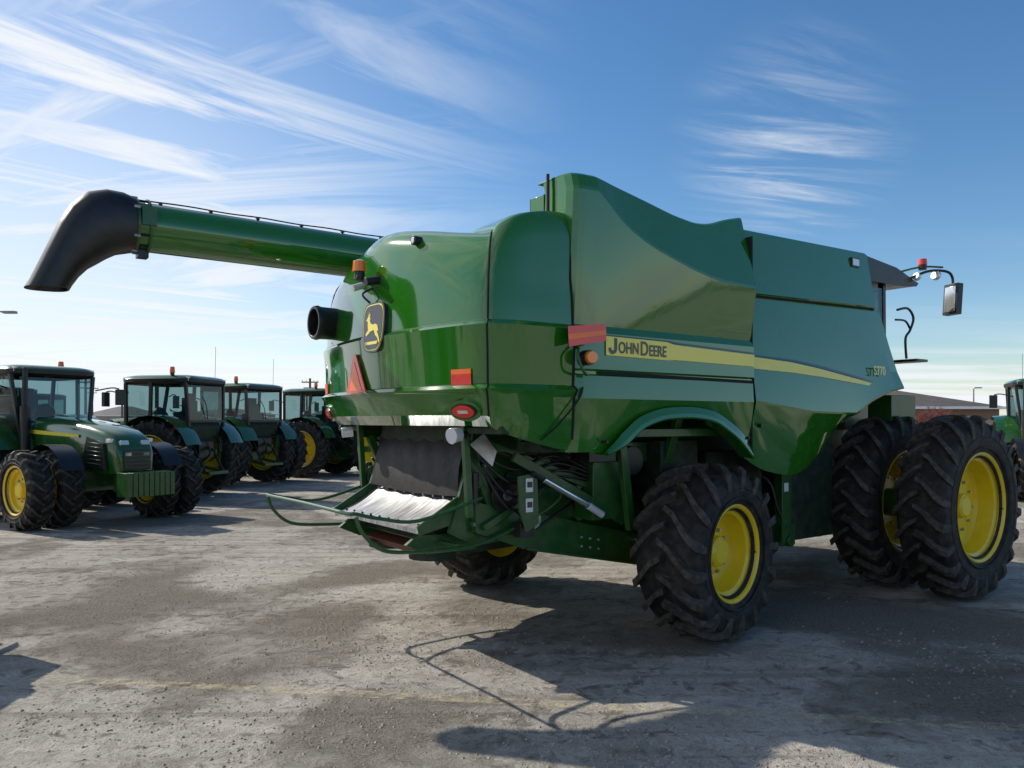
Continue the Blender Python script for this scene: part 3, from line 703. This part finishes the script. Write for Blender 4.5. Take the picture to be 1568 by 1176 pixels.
nt.links.new(mr.outputs[0],mx.inputs[0]); nt.links.new(tr.outputs[0],mx.inputs[1]); nt.links.new(b.outputs[0],mx.inputs[2]); nt.links.new(mx.outputs[0],nt.nodes['Material Output'].inputs[0])
mb=MB(); mb.add([(-3.6,5.64,.004),(7,4.18,.004),(7,4.29,.004),(-3.6,5.77,.004)],[(0,1,2,3)],m); mb.obj('painted_parking_line')
CL=simple('dirt_clod_soil',(.28,.24,.19),.95,0,0,.4,30)
mb=MB()
cent=[(-1.2,7.2,1.3),(-.8,6.3,.9),(-2.6,4.9,.9),(-1.4,4.6,.9),(-2.9,8.5,1.3),(.6,4.4,.7),(-4.5,9.5,1.5),(1.6,4.2,.6),(3.5,6.3,1.2)]
for i in range(9000):
    c=random.choice(cent) if random.random()<.8 else (0,6.5,3.6)
    x=random.gauss(c[0],c[2]*.6); y=random.gauss(c[1],c[2]*.4); s=.003+.013*random.random()**3.5
    if y<2.6: continue
    vs=[(x+s*random.uniform(.7,1.4)*math.cos(a),y+s*random.uniform(.7,1.4)*math.sin(a),0) for a in(0,1.6,3.1,4.7)]+[(x+s*.3,y,s*random.uniform(.4,.9))]
    mb.add(vs,[(0,1,4),(1,2,4),(2,3,4),(3,0,4)],CL)
mb.obj('dirt_clods')

# =================================================================== BACKGROUND
FOL=simple('distant_foliage',(.05,.05,.035),.9,0,0,.5,.3)
TWG=simple('reddish_twigs',(.20,.08,.06),.9,0,0,.3,3)
mb=MB()
for i in range(9000):
    a=random.uniform(0,2*math.pi); rr=random.uniform(230,300)
    bump=2.2+1.8*math.sin(a*23)+1.3*math.sin(a*57+1)+1.0*math.sin(a*131)
    hh=max(.6,bump)*random.random()**.6*1.15; s=random.uniform(.8,2.0)
    c=Vector((rr*math.cos(a),rr*math.sin(a),hh))
    vs=[c+Vector((random.uniform(-s,s),random.uniform(-s,s),random.uniform(-s,s)*.8)) for _ in range(3)]
    mb.add(vs,[(0,1,2)],FOL)
mb.obj('distant_tree_line')
def building(name,x0,x1,y0,y1,he,hr,wall,roofc,rz=0,eave=.5):
    cx,cy=(x0+x1)/2,(y0+y1)/2; e=empty(name,(cx,cy,0),rz); w=(x1-x0)/2;d=(y1-y0)/2
    WM=simple(name+'_wall',wall,.85,0,0,.12,.8,.1,5); RM=simple(name+'_roof',roofc,.85,0,0,.2,1.2,.3,6)
    mb=MB(); mb.box((0,0,he/2),(2*w,2*d,he),WM); mb.obj('walls',e)
    mb=MB(); W=w+eave;D=d+eave; k=min(D,W*.8)
    mb.add([(-W,-D,he-.02),(W,-D,he-.02),(W,D,he-.02),(-W,D,he-.02),(-(W-k),0,hr),(W-k,0,hr)],[(0,1,5,4),(1,2,5),(2,3,4,5),(3,0,4),(0,3,2,1)],RM)
    mb.obj('roof',e)
    mb=MB(); n=int(2*w/3)
    for i in range(n):
        x=-w+1.5+i*(2*w-3)/max(1,n-1); mb.box((x,-d-.02,he*.5),(1.1,.06,1.2),BLK); mb.box((x,-d-.03,he*.5-.65),(1.3,.1,.08),WHT); mb.box((x,-d-.04,he*.5),(.05,.05,1.2),WHT)
    mb.box((0,-d-.03,1.05),(1,.08,2.1),BLK); mb.obj('windows_and_door',e)
    mb=MB(); mb.box((0,-D-.04,he-.05),(2*W,.06,.2),WHT); mb.box((W+.04,0,he-.05),(.06,2*D,.2),WHT); mb.obj('fascia',e)
building('brick_house',22,38.0,60,72,3.0,4.7,(.22,.13,.09),(.09,.075,.065))
building('low_house',-118,-106,170,182,3.4,5.2,(.4,.36,.3),(.13,.11,.1))
building('low_house',-98,-84,175,187,3.2,5.4,(.33,.3,.27),(.1,.09,.09))
building('warehouse',-78,-60,180,195,3.6,5.0,(.30,.28,.26),(.12,.11,.11))
building('low_house',-50,-38,190,200,3.4,5.6,(.3,.26,.22),(.12,.1,.09))
building('warehouse',-20,30,-70,-55,5.5,7.5,(.35,.33,.3),(.15,.15,.16))
def bare_tree(name,x,y,hgt,mat,seed=1):
    random.seed(seed); e=empty(name,(x,y,0)); mb=MB()
    def br(p,d,l,r,lev):
        q=p+d*l; mb.cyl(p,q,r,mat,5,r*.65,False)
        if lev==0: return
        for k in range(4 if lev>1 else 5):
            nd=(d+Vector((random.uniform(-.7,.7),random.uniform(-.7,.7),random.uniform(-.15,.5)))).normalized(); br(p+d*l*random.uniform(.5,1),nd,l*random.uniform(.55,.8),r*.6,lev-1)
    for k in range(3): br(Vector((random.uniform(-.2,.2),random.uniform(-.2,.2),0)),Vector((random.uniform(-.4,.4),random.uniform(-.4,.4),1)).normalized(),hgt*.33,.06,4)
    mb.obj('branches',e)
bare_tree('bare_shrub',28.2,52,3.8,TWG,3); bare_tree('bare_shrub',30.2,55,3.4,TWG,5); bare_tree('bare_shrub',27.2,50,3.4,TWG,8)
def lamp(x,y,h,arm=1.2,s=1):
    e=empty('street_lamp',(x,y,0)); mb=MB(); G=simple('lamp_pole_metal',(.25,.25,.26),.5,.6)
    mb.cyl((0,0,0),(0,0,h),.11,G,12,.06); mb.tube([(0,0,h-.1),(s*arm*.5,0,h+.1),(s*arm,0,h+.1)],.04,G); mb.box((s*(arm+.2),0,h+.08),(.6,.25,.12),G); mb.obj('pole_and_head',e)
lamp(48,80,5.3,.3); lamp(-25.8,38,7.2,.8)
def pole(x,y,h):
    e=empty('utility_pole',(x,y,0)); mb=MB(); G=simple('pole_timber',(.12,.09,.07),.9)
    mb.cyl((0,0,0),(0,0,h),.24,G,8,.17); mb.box((0,0,h-.6),(2.6,.15,.18),G); mb.box((0,0,h-1.5),(2.0,.12,.15),G)
    for k in(-1.2,-.6,.6,1.2): mb.cyl((k,0,h-.5),(k,0,h-.25),.06,WHT,6)
    mb.obj('pole_and_crossarms',e)
pole(-66.5,120,8.6); pole(-90,165,9.5); pole(-48,180,9.5); pole(-31.5,120,8.6); pole(-76,150,8)

# =================================================================== SKY, SUN, CAMERA
EL=35.5; AZ=math.degrees(math.atan2(-.877,.48))
w=bpy.data.worlds.new('World'); sc.world=w; w.use_nodes=True; nt=w.node_tree; L=nt.links.new
bg=nt.nodes['Background']; sky=N(nt,'ShaderNodeTexSky',sky_type='NISHITA'); sky.sun_disc=False; sky.sun_elevation=R(EL); sky.sun_rotation=R(AZ%360)
sky.air_density=1.0; sky.dust_density=.3; sky.ozone_density=2.2
hs=N(nt,'ShaderNodeHueSaturation'); hs.inputs['Saturation'].default_value=1.25; L(sky.outputs[0],hs.inputs['Color'])
tc=N(nt,'ShaderNodeTexCoord'); sp=N(nt,'ShaderNodeSeparateXYZ'); L(tc.outputs['Generated'],sp.inputs[0])
def M(op,a,b=None,c=None,clamp=False):
    n=N(nt,'ShaderNodeMath',operation=op); n.use_clamp=clamp
    for i,x in enumerate((a,b,c)):
        if x is None: continue
        if isinstance(x,(int,float)): n.inputs[i].default_value=x
        else: L(x,n.inputs[i])
    return n.outputs[0]
def MR(x,a,b,c=0,d=1,smooth=True):
    n=N(nt,'ShaderNodeMapRange'); n.interpolation_type='SMOOTHSTEP' if smooth else 'LINEAR'
    n.inputs[1].default_value=a;n.inputs[2].default_value=b;n.inputs[3].default_value=c;n.inputs[4].default_value=d; L(x,n.inputs[0]); return n.outputs[0]
zc=M('ADD',M('MAXIMUM',sp.outputs['Z'],0),.05)
px=M('DIVIDE',sp.outputs['X'],zc); py=M('DIVIDE',sp.outputs['Y'],zc)
cb=N(nt,'ShaderNodeCombineXYZ'); L(px,cb.inputs[0]); L(py,cb.inputs[1])
def cl(rot,sx,sy,scale,lo,hi,dist=1.0,off=0,det=6,vec=None):
    mp=N(nt,'ShaderNodeMapping'); mp.inputs['Rotation'].default_value=(0,0,R(rot)); L(vec or cb.outputs[0],mp.inputs[0])
    m2=N(nt,'ShaderNodeMapping'); m2.inputs['Scale'].default_value=(sx,sy,1); m2.inputs['Location'].default_value=(off,off*.7,off); L(mp.outputs[0],m2.inputs[0])
    n=N(nt,'ShaderNodeTexNoise'); n.inputs['Scale'].default_value=scale;n.inputs['Detail'].default_value=det;n.inputs['Roughness'].default_value=.62;n.inputs['Distortion'].default_value=dist
    L(m2.outputs[0],n.inputs['Vector']); return MR(n.outputs['Fac'],lo,hi)
left=MR(sp.outputs['X'],.02,-.52)
A1=cl(-42,.40,1.7,1.2,.36,.68,1.4,3); B1=cl(18,.35,1.5,.8,.38,.66,1.2,7)
den=M('MAXIMUM',A1,M('MULTIPLY',B1,.95))
den=M('MULTIPLY',den,MR(sp.outputs['X'],.10,-.42,.0,1.0))
haze=M('MULTIPLY',left,MR(sp.outputs['Z'],.48,.08,.18,.70))
low=M('MULTIPLY',cl(5,.25,1.2,.45,.40,.58,1,11,4),MR(sp.outputs['Z'],.28,.06,0,.9))
low=M('MULTIPLY',low,M('MAXIMUM',MR(sp.outputs['X'],.20,-.1,.1,1),MR(sp.outputs['Z'],.11,.05,0,.8)))
vd=N(nt,'ShaderNodeVectorMath',operation='DISTANCE'); L(tc.outputs['Generated'],vd.inputs[0]); vd.inputs[1].default_value=(.318,.888,.320)
wisp=M('MULTIPLY',MR(vd.outputs['Value'],.15,.01,0,1),cl(-20,.55,2.0,1.7,.42,.78,1.6,8))
tot=M('MAXIMUM',M('MAXIMUM',den,low),M('MAXIMUM',haze,M('MULTIPLY',wisp,.7)),clamp=True)
tot=M('ADD',tot,M('MULTIPLY',MR(sp.outputs['Z'],.09,0,0,.5),.7),clamp=True)
mx=N(nt,'ShaderNodeMixRGB'); L(tot,mx.inputs[0]); mx.inputs[2].default_value=(6.7,6.95,7.3,1); L(hs.outputs[0],mx.inputs[1])
L(mx.outputs[0],bg.inputs['Color']); bg.inputs['Strength'].default_value=.135
sd=bpy.data.lights.new('sun','SUN'); sd.energy=4.9; sd.angle=R(.5); sd.color=(1,.93,.82)
so=bpy.data.objects.new('sun',sd); sc.collection.objects.link(so)
dv=Vector((.877*math.cos(R(EL)),-.48*math.cos(R(EL)),-math.sin(R(EL)))); so.rotation_euler=dv.to_track_quat('-Z','Y').to_euler(); so.location=(-20,10,20)
cd=bpy.data.cameras.new('camera'); co=bpy.data.objects.new('camera',cd); sc.collection.objects.link(co)
co.location=(0,0,1.9); co.rotation_euler=(R(90),0,0); cd.lens=27.05; cd.sensor_width=36; cd.shift_y=.0364; cd.clip_end=6000; cd.clip_start=.05
sc.camera=co
